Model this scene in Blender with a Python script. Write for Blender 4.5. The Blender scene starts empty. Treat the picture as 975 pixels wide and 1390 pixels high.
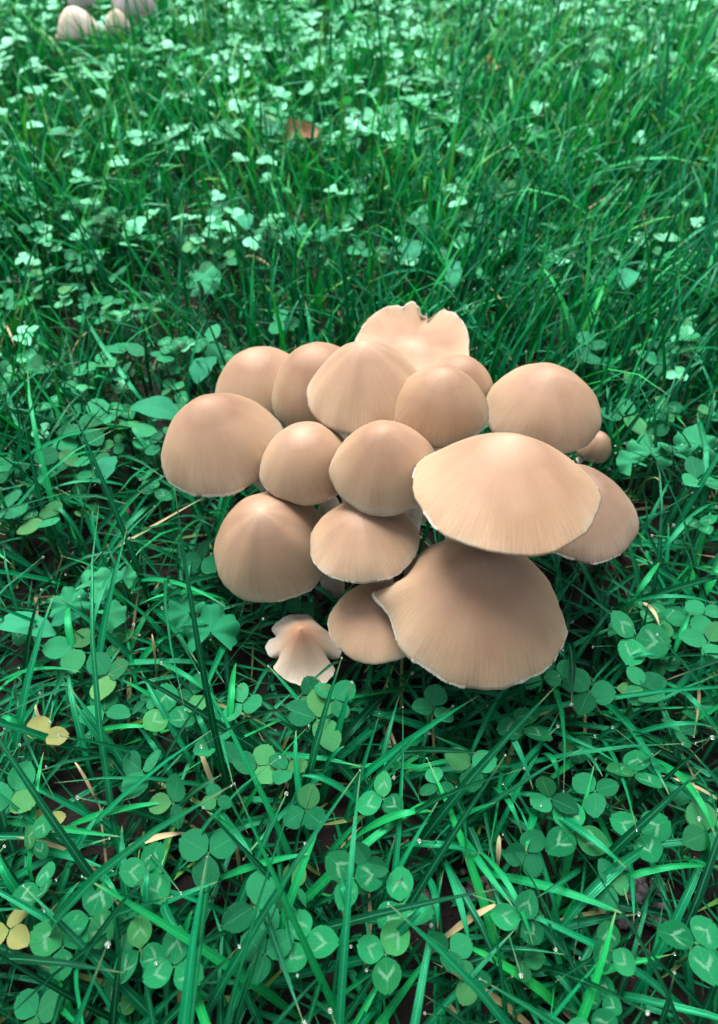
import bpy, math, random
import numpy as np
from mathutils import Vector, Matrix, Quaternion

# ------------------------------------------------------------------ camera / light
CAM_H, PITCH, FPX = 0.345, math.radians(46.0), 1000.0      # metres, depression, focal length in photo pixels
scn = bpy.context.scene
col = scn.collection
cam_d = bpy.data.cameras.new('camera'); cam = bpy.data.objects.new('camera', cam_d); col.objects.link(cam)
cam.location = (0, 0, CAM_H); cam.rotation_euler = (math.pi/2 - PITCH, 0, 0)
cam_d.sensor_fit = 'VERTICAL'; cam_d.sensor_height = 36.0; cam_d.lens = FPX*36.0/1390.0
cam_d.shift_y = -45.0/1390.0
cam_d.clip_start = 0.01; cam_d.clip_end = 500
cam_d.dof.use_dof = True; cam_d.dof.focus_distance = 0.325; cam_d.dof.aperture_fstop = 11.0
scn.camera = cam

SUN_EL, SUN_AZ = math.radians(66), math.radians(-25)        # azimuth measured from +Y towards +X
w = bpy.data.worlds.new('World'); scn.world = w; w.use_nodes = True
nt = w.node_tree
bg = nt.nodes['Background']; sky = nt.nodes.new('ShaderNodeTexSky'); sky.sky_type = 'NISHITA'
sky.sun_disc = False; sky.sun_elevation = SUN_EL; sky.sun_rotation = SUN_AZ
sky.dust_density = 5.0; sky.air_density = 1.0; sky.ozone_density = 0.6
hs = nt.nodes.new('ShaderNodeHueSaturation'); hs.inputs['Saturation'].default_value = 0.28
nt.links.new(sky.outputs[0], hs.inputs['Color']); nt.links.new(hs.outputs[0], bg.inputs[0])
bg.inputs[1].default_value = 0.06
sl = bpy.data.lights.new('sun', 'SUN'); sun = bpy.data.objects.new('sun', sl); col.objects.link(sun)
sl.energy = 1.5; sl.angle = math.radians(34); sl.color = (1.0, 0.97, 0.93)
sdir = Vector((math.sin(SUN_AZ)*math.cos(SUN_EL), math.cos(SUN_AZ)*math.cos(SUN_EL), math.sin(SUN_EL)))
sun.rotation_euler = sdir.to_track_quat('Z', 'Y').to_euler()
sun.location = sdir*5
scn.view_settings.view_transform = 'Standard'; scn.view_settings.look = 'None'
scn.view_settings.gamma = 1.0; scn.view_settings.use_curve_mapping = False
scn.view_settings.exposure = 2.2

random.seed(7); rng = np.random.default_rng(7)
TAU = 2*math.pi

# ------------------------------------------------------------------ pixel <-> world
CP, SP = math.cos(PITCH), math.sin(PITCH)
FW = np.array([0, CP, -SP]); UP = np.array([0, SP, CP]); CAM = np.array([0, 0, CAM_H])
def at(px, py, z):
    d = FW + UP*(-(py-650.0)/FPX); d = d + np.array([(px-487.5)/FPX, 0, 0])
    return CAM + d*((z-CAM_H)/d[2])
def proj(P):
    q = np.asarray(P) - CAM
    dep = q@FW
    return 487.5 + FPX*q[..., 0]/dep, 650.0 - FPX*(q@UP)/dep, dep

# ------------------------------------------------------------------ mesh / object helpers
def mesh_np(name, verts, quads=None, tris=None, smooth=True):
    """mesh from numpy arrays; quads (n,4), tris (m,3)"""
    me = bpy.data.meshes.new(name)
    verts = np.asarray(verts, dtype=np.float32).reshape(-1, 3)
    nq = 0 if quads is None else len(quads); ntr = 0 if tris is None else len(tris)
    loops = []
    if nq: loops.append(np.asarray(quads, dtype=np.int32).ravel())
    if ntr: loops.append(np.asarray(tris, dtype=np.int32).ravel())
    loops = np.concatenate(loops)
    starts = np.concatenate([np.arange(nq)*4, nq*4 + np.arange(ntr)*3]).astype(np.int32)
    me.vertices.add(len(verts)); me.vertices.foreach_set('co', verts.ravel())
    me.loops.add(len(loops)); me.loops.foreach_set('vertex_index', loops)
    me.polygons.add(nq+ntr); me.polygons.foreach_set('loop_start', starts)
    me.update(calc_edges=True)
    me.polygons.foreach_set('use_smooth', np.full(nq+ntr, smooth, dtype=bool))
    me.validate()
    return me
def vattr(me, name, data):
    data = np.asarray(data, dtype=np.float32)
    kind = 'FLOAT_VECTOR' if data.ndim == 2 else 'FLOAT'
    a = me.attributes.new(name, kind, 'POINT')
    a.data.foreach_set('vector' if kind == 'FLOAT_VECTOR' else 'value', data.ravel())
def obj(name, me, mat=None, parent=None):
    o = bpy.data.objects.new(name, me); col.objects.link(o)
    if mat is not None and len(me.materials) == 0: me.materials.append(mat)
    if parent is not None: o.parent = parent
    return o
def empty(name, loc=(0, 0, 0), rot=(0, 0, 0)):
    o = bpy.data.objects.new(name, None); col.objects.link(o)
    o.empty_display_size = 0.01; o.location = loc; o.rotation_euler = rot
    return o
def tag(o, label=None, cat=None, group=None, kind=None):
    if label: o['label'] = label
    if cat: o['category'] = cat
    if group: o['group'] = group
    if kind: o['kind'] = kind
    return o
def grid_quads(nu, nv, wrap_u=False):
    """vertex (i,j) -> i*nv+j ; i along u"""
    iu = np.arange(nu if wrap_u else nu-1); jv = np.arange(nv-1)
    I, J = np.meshgrid(iu, jv, indexing='ij'); I2 = (I+1) % nu
    return np.stack([I*nv+J, I2*nv+J, I2*nv+J+1, I*nv+J+1], -1).reshape(-1, 4)
def tube(points, radii, n=8):
    """tapered tube along points; returns verts, quads, tris (closed end)"""
    pts = [Vector(p) for p in points]; V = []
    ref = Vector((0.3, 1, 0.1)).normalized()
    for i, p in enumerate(pts):
        t = (pts[min(i+1, len(pts)-1)] - pts[max(i-1, 0)]).normalized()
        a = t.cross(ref); a = a.normalized() if a.length > 1e-4 else Vector((1, 0, 0)); b = t.cross(a)
        for k in range(n):
            an = TAU*k/n
            V.append(p + (a*math.cos(an) + b*math.sin(an))*radii[i])
    m = len(pts); q = grid_quads(m, n)
    wrap = np.array([[i*n+n-1, (i+1)*n+n-1, (i+1)*n, i*n] for i in range(m-1)])
    V.append(pts[-1]); c = len(V)-1
    tr = np.array([[(m-1)*n+k, (m-1)*n+(k+1) % n, c] for k in range(n)])
    return np.array([tuple(v) for v in V]), np.concatenate([q, wrap]), tr
def vnoise(x, y, s, seed=0):
    """cheap smooth 2-D noise, about -1..1"""
    r = np.random.default_rng(1000+seed); out = 0
    for _ in range(7):
        a = r.uniform(0, TAU); f = s*r.uniform(0.5, 1.6); p = r.uniform(0, TAU)
        out = out + np.sin((x*math.cos(a) + y*math.sin(a))*f*TAU + p)
    return out/3.2

# ------------------------------------------------------------------ materials
def new_mat(name):
    m = bpy.data.materials.new(name); m.use_nodes = True
    return m, m.node_tree, m.node_tree.nodes['Principled BSDF'], m.node_tree.nodes['Material Output']
def N(t, kind, **kw):
    n = t.nodes.new(kind)
    for k, v in kw.items(): setattr(n, k, v)
    return n
def ramp(t, src, stops):
    r = N(t, 'ShaderNodeValToRGB'); e = r.color_ramp.elements
    while len(e) < len(stops): e.new(0.5)
    for el, (p, c) in zip(e, stops): el.position = p; el.color = (*c, 1) if len(c) == 3 else c
    t.links.new(src, r.inputs[0]); return r.outputs[0]
def math_n(t, op, a, b=None, c=None):
    n = N(t, 'ShaderNodeMath', operation=op)
    for i, v in enumerate((a, b, c)):
        if v is None: continue
        if isinstance(v, (int, float)): n.inputs[i].default_value = v
        else: t.links.new(v, n.inputs[i])
    return n.outputs[0]
def mixc(t, fac, a, b, blend='MIX'):
    n = N(t, 'ShaderNodeMix', data_type='RGBA', blend_type=blend)
    for i, v in ((0, fac), (6, a), (7, b)):
        if isinstance(v, (int, float)): n.inputs[i].default_value = v
        elif isinstance(v, tuple): n.inputs[i].default_value = (*v, 1)
        else: t.links.new(v, n.inputs[i])
    return n.outputs[2]
def noise(t, vec, scale, detail=3, rough=0.5):
    n = N(t, 'ShaderNodeTexNoise'); n.inputs['Scale'].default_value = scale
    n.inputs['Detail'].default_value = detail; n.inputs['Roughness'].default_value = rough
    if vec is not None: t.links.new(vec, n.inputs['Vector'])
    return n.outputs[0]
def bump(t, h, dist, strength, bsdf):
    b = N(t, 'ShaderNodeBump'); b.inputs['Distance'].default_value = dist; b.inputs['Strength'].default_value = strength
    t.links.new(h, b.inputs['Height']); t.links.new(b.outputs[0], bsdf.inputs['Normal'])
    return b.outputs[0]
def leafy(t, bsdf, out, colour, trans=0.3, tint=(0.35, 1.0, 0.30)):
    """adds light coming through a thin leaf"""
    tr = N(t, 'ShaderNodeBsdfTranslucent'); c2 = mixc(t, 1.0, colour, tint, 'MULTIPLY')
    t.links.new(c2, tr.inputs[0])
    mx = N(t, 'ShaderNodeMixShader'); mx.inputs[0].default_value = trans
    t.links.new(bsdf.outputs[0], mx.inputs[1]); t.links.new(tr.outputs[0], mx.inputs[2])
    t.links.new(mx.outputs[0], out.inputs[0])

def cap_material(name, stops, streak=0.20, rough=0.62, val=(0.88, 1.01)):
    m, t, b, out = new_mat(name)
    at_ = N(t, 'ShaderNodeAttribute', attribute_name='polar'); pol = at_.outputs['Vector']
    sep = N(t, 'ShaderNodeSeparateXYZ'); t.links.new(pol, sep.inputs[0]); r = sep.outputs[2]
    oi = N(t, 'ShaderNodeObjectInfo'); rnd = oi.outputs['Random']
    tc = N(t, 'ShaderNodeTexCoord')
    off = N(t, 'ShaderNodeVectorMath', operation='ADD'); t.links.new(tc.outputs['Object'], off.inputs[0])
    cmb = N(t, 'ShaderNodeCombineXYZ'); t.links.new(rnd, cmb.inputs[0]); t.links.new(rnd, cmb.inputs[2]); t.links.new(cmb.outputs[0], off.inputs[1])
    blot = noise(t, off.outputs[0], 55, 3, 0.55)
    r2 = math_n(t, 'ADD', r, math_n(t, 'MULTIPLY', math_n(t, 'SUBTRACT', blot, 0.5), 0.28))
    base = ramp(t, r2, stops)
    # radial streaks: coordinates on the unit circle, little change along the radius
    mp = N(t, 'ShaderNodeMapping'); mp.inputs['Scale'].default_value = (1, 1, 0.05); t.links.new(pol, mp.inputs[0])
    st = noise(t, mp.outputs[0], 85, 1, 0.5)
    st2 = noise(t, mp.outputs[0], 8, 2, 0.5)
    k = math_n(t, 'MULTIPLY', math_n(t, 'POWER', math_n(t, 'MAXIMUM', r, 0.001), 3.5), streak)
    dark = math_n(t, 'SUBTRACT', 1.0, math_n(t, 'MULTIPLY', math_n(t, 'SUBTRACT', 1.0, ramp(t, st, [(0.38, (0, 0, 0)), (0.62, (1, 1, 1))])), k))
    c = mixc(t, 1.0, base, dark, 'MULTIPLY')
    c = mixc(t, 0.13, c, ramp(t, st2, [(0.3, (0.72, 0.68, 0.64)), (0.7, (1.05, 1.05, 1.05))]), 'MULTIPLY')
    big = noise(t, off.outputs[0], 24, 2, 0.5)
    c = mixc(t, 0.75, c, ramp(t, big, [(0.32, (0.74, 0.66, 0.60)), (0.5, (0.97, 0.95, 0.93)), (0.7, (1.06, 1.07, 1.07))]), 'MULTIPLY')
    fine = noise(t, tc.outputs['Object'], 900, 2, 0.6)
    c = mixc(t, 0.12, c, ramp(t, fine, [(0.3, (0.6, 0.6, 0.6)), (0.7, (1.1, 1.1, 1.1))]), 'MULTIPLY')
    vv = math_n(t, 'MULTIPLY_ADD', rnd, val[1]-val[0], val[0])
    h = N(t, 'ShaderNodeHueSaturation'); t.links.new(vv, h.inputs['Value']); t.links.new(c, h.inputs['Color'])
    t.links.new(h.outputs[0], b.inputs['Base Color'])
    # pale broken skin right at the margin
    b.inputs['Roughness'].default_value = rough; b.inputs['Specular IOR Level'].default_value = 0.2
    b.inputs['Subsurface Weight'].default_value = 0.12; b.inputs['Subsurface Radius'].default_value = (0.006, 0.003, 0.0015)
    b.inputs['Subsurface Scale'].default_value = 1.0
    hh = math_n(t, 'ADD', math_n(t, 'MULTIPLY', st, k), math_n(t, 'MULTIPLY', fine, 0.02))
    bump(t, hh, 0.0012, 0.45, b)
    return m
CAP = cap_material('cap_skin', [(0.0, (0.385, 0.268, 0.190)), (0.10, (0.350, 0.235, 0.163)), (0.36, (0.285, 0.180, 0.118)),
      (0.58, (0.325, 0.210, 0.137)), (0.80, (0.385, 0.262, 0.168)), (0.95, (0.43, 0.310, 0.208)), (1.0, (0.47, 0.38, 0.28))])
CAP_GREY = cap_material('cap_skin_greyish', [(0.0, (0.27, 0.18, 0.13)), (0.3, (0.21, 0.135, 0.095)), (0.7, (0.26, 0.175, 0.12)), (1.0, (0.36, 0.28, 0.21))], 0.3)
CAP_PALE = cap_material('cap_skin_pale', [(0.0, (0.36, 0.19, 0.12)), (0.25, (0.33, 0.18, 0.115)), (0.5, (0.44, 0.31, 0.22)), (0.8, (0.56, 0.47, 0.37)), (1.0, (0.62, 0.56, 0.47))], 0.34)
CAP_WHITE = cap_material('cap_skin_whitish', [(0.0, (0.68, 0.60, 0.48)), (0.5, (0.60, 0.52, 0.45)), (1.0, (0.70, 0.64, 0.58))], 0.5)
CAP_ASH = cap_material('cap_skin_ashen', [(0.0, (0.30, 0.30, 0.30)), (0.5, (0.24, 0.24, 0.25)), (1.0, (0.33, 0.32, 0.32))], 0.4)

def simple_mat(name, c1, c2, scale, rough=0.6, bd=0.0005, spec=0.3):
    m, t, b, out = new_mat(name); tc = N(t, 'ShaderNodeTexCoord')
    n = noise(t, tc.outputs['Object'], scale, 4, 0.6)
    t.links.new(ramp(t, n, [(0.3, c1), (0.7, c2)]), b.inputs['Base Color'])
    b.inputs['Roughness'].default_value = rough; b.inputs['Specular IOR Level'].default_value = spec
    bump(t, n, bd, 0.6, b); return m
STEM = simple_mat('stem_flesh', (0.55, 0.47, 0.38), (0.72, 0.66, 0.56), 260)
GILL = simple_mat('gill_flesh', (0.26, 0.19, 0.15), (0.36, 0.27, 0.21), 200)
VEIL = simple_mat('veil_remnant', (0.40, 0.35, 0.28), (0.56, 0.52, 0.44), 500)

def blade_material(name, stops, rough=0.30, trans=0.17, spec=0.6, stint=(0.15, 1.0, 0.55)):
    m, t, b, out = new_mat(name)
    tint = N(t, 'ShaderNodeAttribute', attribute_name='tint').outputs['Fac']
    uv = N(t, 'ShaderNodeAttribute', attribute_name='strip'); sep = N(t, 'ShaderNodeSeparateXYZ'); t.links.new(uv.outputs['Vector'], sep.inputs[0])
    across, along = sep.outputs[0], sep.outputs[1]
    c = ramp(t, tint, stops)
    # veins running along the blade, paler midrib
    rib = math_n(t, 'ABSOLUTE', math_n(t, 'SINE', math_n(t, 'MULTIPLY', across, 9.0)))
    c = mixc(t, 0.35, c, ramp(t, rib, [(0.0, (1.25, 1.2, 1.25)), (0.5, (0.8, 0.85, 0.8)), (1.0, (1, 1, 1))]), 'MULTIPLY')
    c = mixc(t, math_n(t, 'MULTIPLY', ramp(t, math_n(t, 'ADD', along, math_n(t, 'MULTIPLY', tint, 0.06)), [(0.93, (0, 0, 0)), (1.0, (1, 1, 1))]), 0.7), c, (0.20, 0.19, 0.09))
    mrib = ramp(t, math_n(t, 'ABSOLUTE', across), [(0.0, (1, 1, 1)), (0.16, (0, 0, 0))])
    c = mixc(t, math_n(t, 'MULTIPLY', mrib, 0.45), c, (0.06, 0.36, 0.18))
    tc = N(t, 'ShaderNodeTexCoord'); n = noise(t, tc.outputs['Object'], 70, 3, 0.6)
    c = mixc(t, 0.5, c, ramp(t, n, [(0.3, (0.65, 0.75, 0.8)), (0.7, (1.15, 1.1, 1.1))]), 'MULTIPLY')
    t.links.new(c, b.inputs['Base Color'])
    rr = noise(t, tc.outputs['Object'], 200, 2, 0.5)
    t.links.new(math_n(t, 'MULTIPLY_ADD', rr, 0.3, rough-0.15), b.inputs['Roughness'])
    b.inputs['Specular IOR Level'].default_value = spec; b.inputs['Specular Tint'].default_value = (*stint, 1)
    bump(t, rib, 0.0002, 0.4, b)
    leafy(t, b, out, c, trans)
    return m
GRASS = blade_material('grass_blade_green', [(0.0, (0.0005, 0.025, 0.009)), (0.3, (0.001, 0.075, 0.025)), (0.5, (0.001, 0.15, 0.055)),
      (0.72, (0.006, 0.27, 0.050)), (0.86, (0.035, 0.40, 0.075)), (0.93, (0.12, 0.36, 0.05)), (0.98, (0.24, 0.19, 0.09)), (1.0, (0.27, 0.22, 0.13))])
STRAW = blade_material('dry_straw', [(0.0, (0.42, 0.33, 0.17)), (0.5, (0.50, 0.42, 0.25)), (1.0, (0.30, 0.20, 0.10))], 0.6, 0.2, 0.2, (1, 0.95, 0.8))

def leaf_material(name, cA, cB, chevron=0.0, rough=0.27, spots=0.0, trans=0.25):
    m, t, b, out = new_mat(name)
    uv = N(t, 'ShaderNodeAttribute', attribute_name='strip'); sep = N(t, 'ShaderNodeSeparateXYZ'); t.links.new(uv.outputs['Vector'], sep.inputs[0])
    x, y, rn = sep.outputs[0], sep.outputs[1], sep.outputs[2]     # across -1..1, along 0..1, leaf random
    ax = math_n(t, 'ABSOLUTE', x)
    oi = N(t, 'ShaderNodeObjectInfo'); rnd = math_n(t, 'FRACT', math_n(t, 'ADD', oi.outputs['Random'], rn))
    c = mixc(t, rnd, cA, cB)
    wn = N(t, 'ShaderNodeTexWhiteNoise', noise_dimensions='1D'); t.links.new(rnd, wn.inputs[1])
    yel = ramp(t, wn.outputs[0], [(0.72, (1, 1, 1)), (0.86, (4.0, 1.15, 0.8)), (1.0, (9.0, 1.25, 0.75))])
    c = mixc(t, 0.5 if chevron or name == 'clover_plain' else 0.0, c, yel, 'MULTIPLY')
    tc = N(t, 'ShaderNodeTexCoord')
    n = noise(t, tc.outputs['Object'], 160, 4, 0.6)
    c = mixc(t, 0.55, c, ramp(t, n, [(0.3, (0.5, 0.62, 0.6)), (0.7, (1.3, 1.15, 1.2))]), 'MULTIPLY')
    # side veins
    ph = math_n(t, 'SUBTRACT', math_n(t, 'MULTIPLY', y, 42.0), math_n(t, 'MULTIPLY', ax, 16.0))
    vein = math_n(t, 'SINE', ph)
    c = mixc(t, 0.22, c, ramp(t, vein, [(0.0, (0.9, 0.93, 0.92)), (0.9, (1, 1, 1)), (1.0, (1.3, 1.2, 1.25))]), 'MULTIPLY')
    mid = ramp(t, ax, [(0.0, (0.5, 0.5, 0.5)), (0.07, (0, 0, 0))])
    c = mixc(t, mid, c, (0.05, 0.26, 0.11))
    if chevron:
        d = math_n(t, 'ABSOLUTE', math_n(t, 'SUBTRACT', y, math_n(t, 'SUBTRACT', 0.56, math_n(t, 'MULTIPLY', ax, 0.42))))
        d = math_n(t, 'ADD', d, math_n(t, 'MULTIPLY', math_n(t, 'SUBTRACT', noise(t, tc.outputs['Object'], 3.5, 4, 0.7), 0.5), 0.34))
        f = ramp(t, d, [(0.0, (1, 1, 1)), (0.045, (0.8, 0.8, 0.8)), (0.085, (0, 0, 0))])
        lim = ramp(t, ax, [(0.0, (1, 1, 1)), (0.45, (0.9, 0.9, 0.9)), (0.75, (0, 0, 0))])
        f = math_n(t, 'MULTIPLY', math_n(t, 'MULTIPLY', f, lim), chevron)
        c = mixc(t, f, c, (0.25, 0.48, 0.33))
    if spots:
        s = noise(t, tc.outputs['Object'], 420, 3, 0.7)
        c = mixc(t, math_n(t, 'MULTIPLY', ramp(t, s, [(0.58, (0, 0, 0)), (0.66, (1, 1, 1))]), spots), c, (0.10, 0.05, 0.02))
    t.links.new(c, b.inputs['Base Color'])
    b.inputs['Roughness'].default_value = rough; b.inputs['Specular IOR Level'].default_value = 0.75; b.inputs['Specular Tint'].default_value = (0.22, 1.0, 0.60, 1)
    bump(t, math_n(t, 'ADD', n, math_n(t, 'MULTIPLY', vein, 0.08)), 0.0007, 0.6, b)
    leafy(t, b, out, c, trans)
    return m
CLOVER_V = leaf_material('clover_chevron', (0.002, 0.11, 0.034), (0.016, 0.27, 0.095), 0.45)
CLOVER_P = leaf_material('clover_plain', (0.001, 0.07, 0.023), (0.025, 0.29, 0.115), 0.0)
CLOVER_Y = leaf_material('clover_yellowing', (0.24, 0.29, 0.08), (0.32, 0.30, 0.10), 0.0, 0.5, 0.7)
CLOVER_F = leaf_material('clover_far_lit', (0.01, 0.26, 0.08), (0.18, 0.58, 0.33), 0.0, 0.28)  # far clover: the brighter light of the background is put into the leaf colour
BROAD = leaf_material('broad_leaf_green', (0.004, 0.15, 0.07), (0.025, 0.28, 0.14), 0.0, 0.4)
LOBED = leaf_material('lobed_leaf_green', (0.008, 0.20, 0.08), (0.04, 0.31, 0.13), 0.0, 0.45)
DEADLEAF = leaf_material('dead_leaf_brown', (0.20, 0.055, 0.025), (0.25, 0.075, 0.035), 0.0, 0.55, 0.5, 0.1)
YELLOWLEAF = leaf_material('dead_leaf_yellow', (0.45, 0.25, 0.09), (0.50, 0.31, 0.13), 0.0, 0.55, 0.3, 0.1)

m, t, b, out = new_mat('soil'); SOIL = m
tc = N(t, 'ShaderNodeTexCoord'); n1 = noise(t, tc.outputs['Object'], 45, 6, 0.65); n2 = noise(t, tc.outputs['Object'], 420, 4, 0.7); n3 = noise(t, tc.outputs['Object'], 1.3, 3, 0.5)
c = ramp(t, n1, [(0.3, (0.003, 0.0018, 0.0013)), (0.55, (0.007, 0.0045, 0.0035)), (0.75, (0.020, 0.015, 0.013))])
c = mixc(t, 0.5, c, ramp(t, n2, [(0.35, (0.35, 0.3, 0.3)), (0.7, (1.6, 1.5, 1.5))]), 'MULTIPLY')
# beyond the modelled turf the sheet carries the lawn's own colour
geo = N(t, 'ShaderNodeNewGeometry'); vl = N(t, 'ShaderNodeVectorMath', operation='LENGTH'); t.links.new(geo.outputs['Position'], vl.inputs[0])
far = ramp(t, math_n(t, 'DIVIDE', vl.outputs['Value'], 4.0), [(0.55, (0, 0, 0)), (0.68, (1, 1, 1))])
c = mixc(t, far, c, ramp(t, n1, [(0.3, (0.01, 0.08, 0.03)), (0.7, (0.03, 0.18, 0.07))]))
t.links.new(c, b.inputs['Base Color']); b.inputs['Roughness'].default_value = 0.75; b.inputs['Specular IOR Level'].default_value = 0.2
bump(t, math_n(t, 'ADD', n1, math_n(t, 'MULTIPLY', n2, 0.4)), 0.004, 0.8, b)
CLOD = simple_mat('worm_cast_earth', (0.035, 0.028, 0.030), (0.15, 0.13, 0.14), 420, 0.55, 0.0015, 0.5)
m, t, b, out = new_mat('dew_water'); DEW = m
b.inputs['Base Color'].default_value = (0.95, 1, 0.98, 1); b.inputs['Roughness'].default_value = 0.05
b.inputs['Transmission Weight'].default_value = 0.9; b.inputs['IOR'].default_value = 1.33

# ------------------------------------------------------------------ setting: the ground sheet
def ground_z(x, y):
    x = np.asarray(x, float); y = np.asarray(y, float)
    near = np.exp(-((x/2.0)**2 + ((y-0.7)/2.0)**2))
    return (0.004*vnoise(x, y, 4.0, 1) + 0.0022*vnoise(x, y, 22, 2) + 0.0013*vnoise(x, y, 60, 3))*near - 0.004
uu = np.linspace(-1, 1, 230)
def warp(u): return 1.15*u + 70.0*np.sign(u)*np.abs(u)**9
GX, GY = np.meshgrid(warp(uu), warp(uu)+0.75, indexing='ij')
GV = np.stack([GX, GY, ground_z(GX, GY)], -1).reshape(-1, 3)
tag(obj('ground', mesh_np('ground', GV, grid_quads(230, 230)), SOIL), kind='structure')

# ------------------------------------------------------------------ mushroom caps: shape functions and fit to the photograph's outlines
def gauss_ang(th, a, wd):
    d = (th - math.radians(a) + math.pi) % TAU - math.pi
    return np.exp(-(d/math.radians(wd))**2)
def cap_local(s, r, th, R, H):
    """cap surface at unit radius r and angle th (0 = right, 90 = away from the viewer)"""
    prof = (1 - r**s['a'])**s['b'] if s['a'] else 0
    if s.get('umbo'): prof = prof*(1-s['umbo']) + s['umbo']*np.exp(-(r/0.22)**2)*1.0
    sd = s['seed']
    wv = 0.016*np.sin(3*th+sd) + 0.012*np.sin(5*th+2.1*sd) + 0.007*np.sin(11*th+sd*3.3) + 0.0035*np.sin(29*th+sd)
    mm = 1 + r**4*wv*s.get('wav', 1.0)
    lift = 0.020*r**3*np.sin(2*th+sd*1.7)*s.get('wav', 1.0) + 0.012*r**5*np.sin(7*th+sd*0.7)
    for a, wd, amp in s.get('rim', []): mm = mm + r**5*amp*gauss_ang(th, a, wd)
    for a, wd, amp, pw in s.get('lift', []): lift = lift + amp*r**pw*gauss_ang(th, a, wd)
    # faint radial folds
    fold = s.get('fold', 0.012)*r**1.5*(1-r**6)*(np.sin(4*th+sd*5)+0.7*np.sin(9*th+sd*2.2))
    rr = R*r*mm
    return np.stack([rr*np.cos(th), rr*np.sin(th), H*prof + R*(lift+fold)], -1)
def cap_axes(s):
    n = np.array([math.tan(math.radians(s['lean'][0])), -math.tan(math.radians(s['lean'][1])), 1.0]); n /= np.linalg.norm(n)
    X = np.array([1.0, 0, 0]) - n*n[0]; X /= np.linalg.norm(X)
    return np.stack([X, np.cross(n, X), n], 1)
_r, _t = np.meshgrid(np.linspace(0, 1, 22), np.linspace(0, TAU, 72, endpoint=False), indexing='ij')
def fit_cap(s):
    x0, x1, y0, y1 = s['box']; M = cap_axes(s)
    cx, cy = (x0+x1)/2, (y0+y1)/2 + 0.15*(y1-y0)
    P = at(cx, cy, s['z']); d = proj(P)[2]; R = (x1-x0)/2*d/FPX; H = R*0.8
    for _ in range(60):
        C = at(cx, cy, s['z'])
        px, py, dep = proj(C + cap_local(s, _r, _t, R, H)@M.T)
        d = proj(C)[2]
        R *= ((x1-x0)/(px.max()-px.min()))**0.8
        cx += 0.8*((x0+x1)/2 - (px.max()+px.min())/2)
        cy += 0.6*(y1 - py.max())
        H += 0.6*(py.min()-y0)*d/FPX/0.75
        H = min(max(H, 0.12*R), 1.35*R)
    return dict(C=at(cx, cy, s['z']), R=R, H=H, M=M, err=(px.min()-x0, px.max()-x1, py.min()-y0, py.max()-y1))
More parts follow.
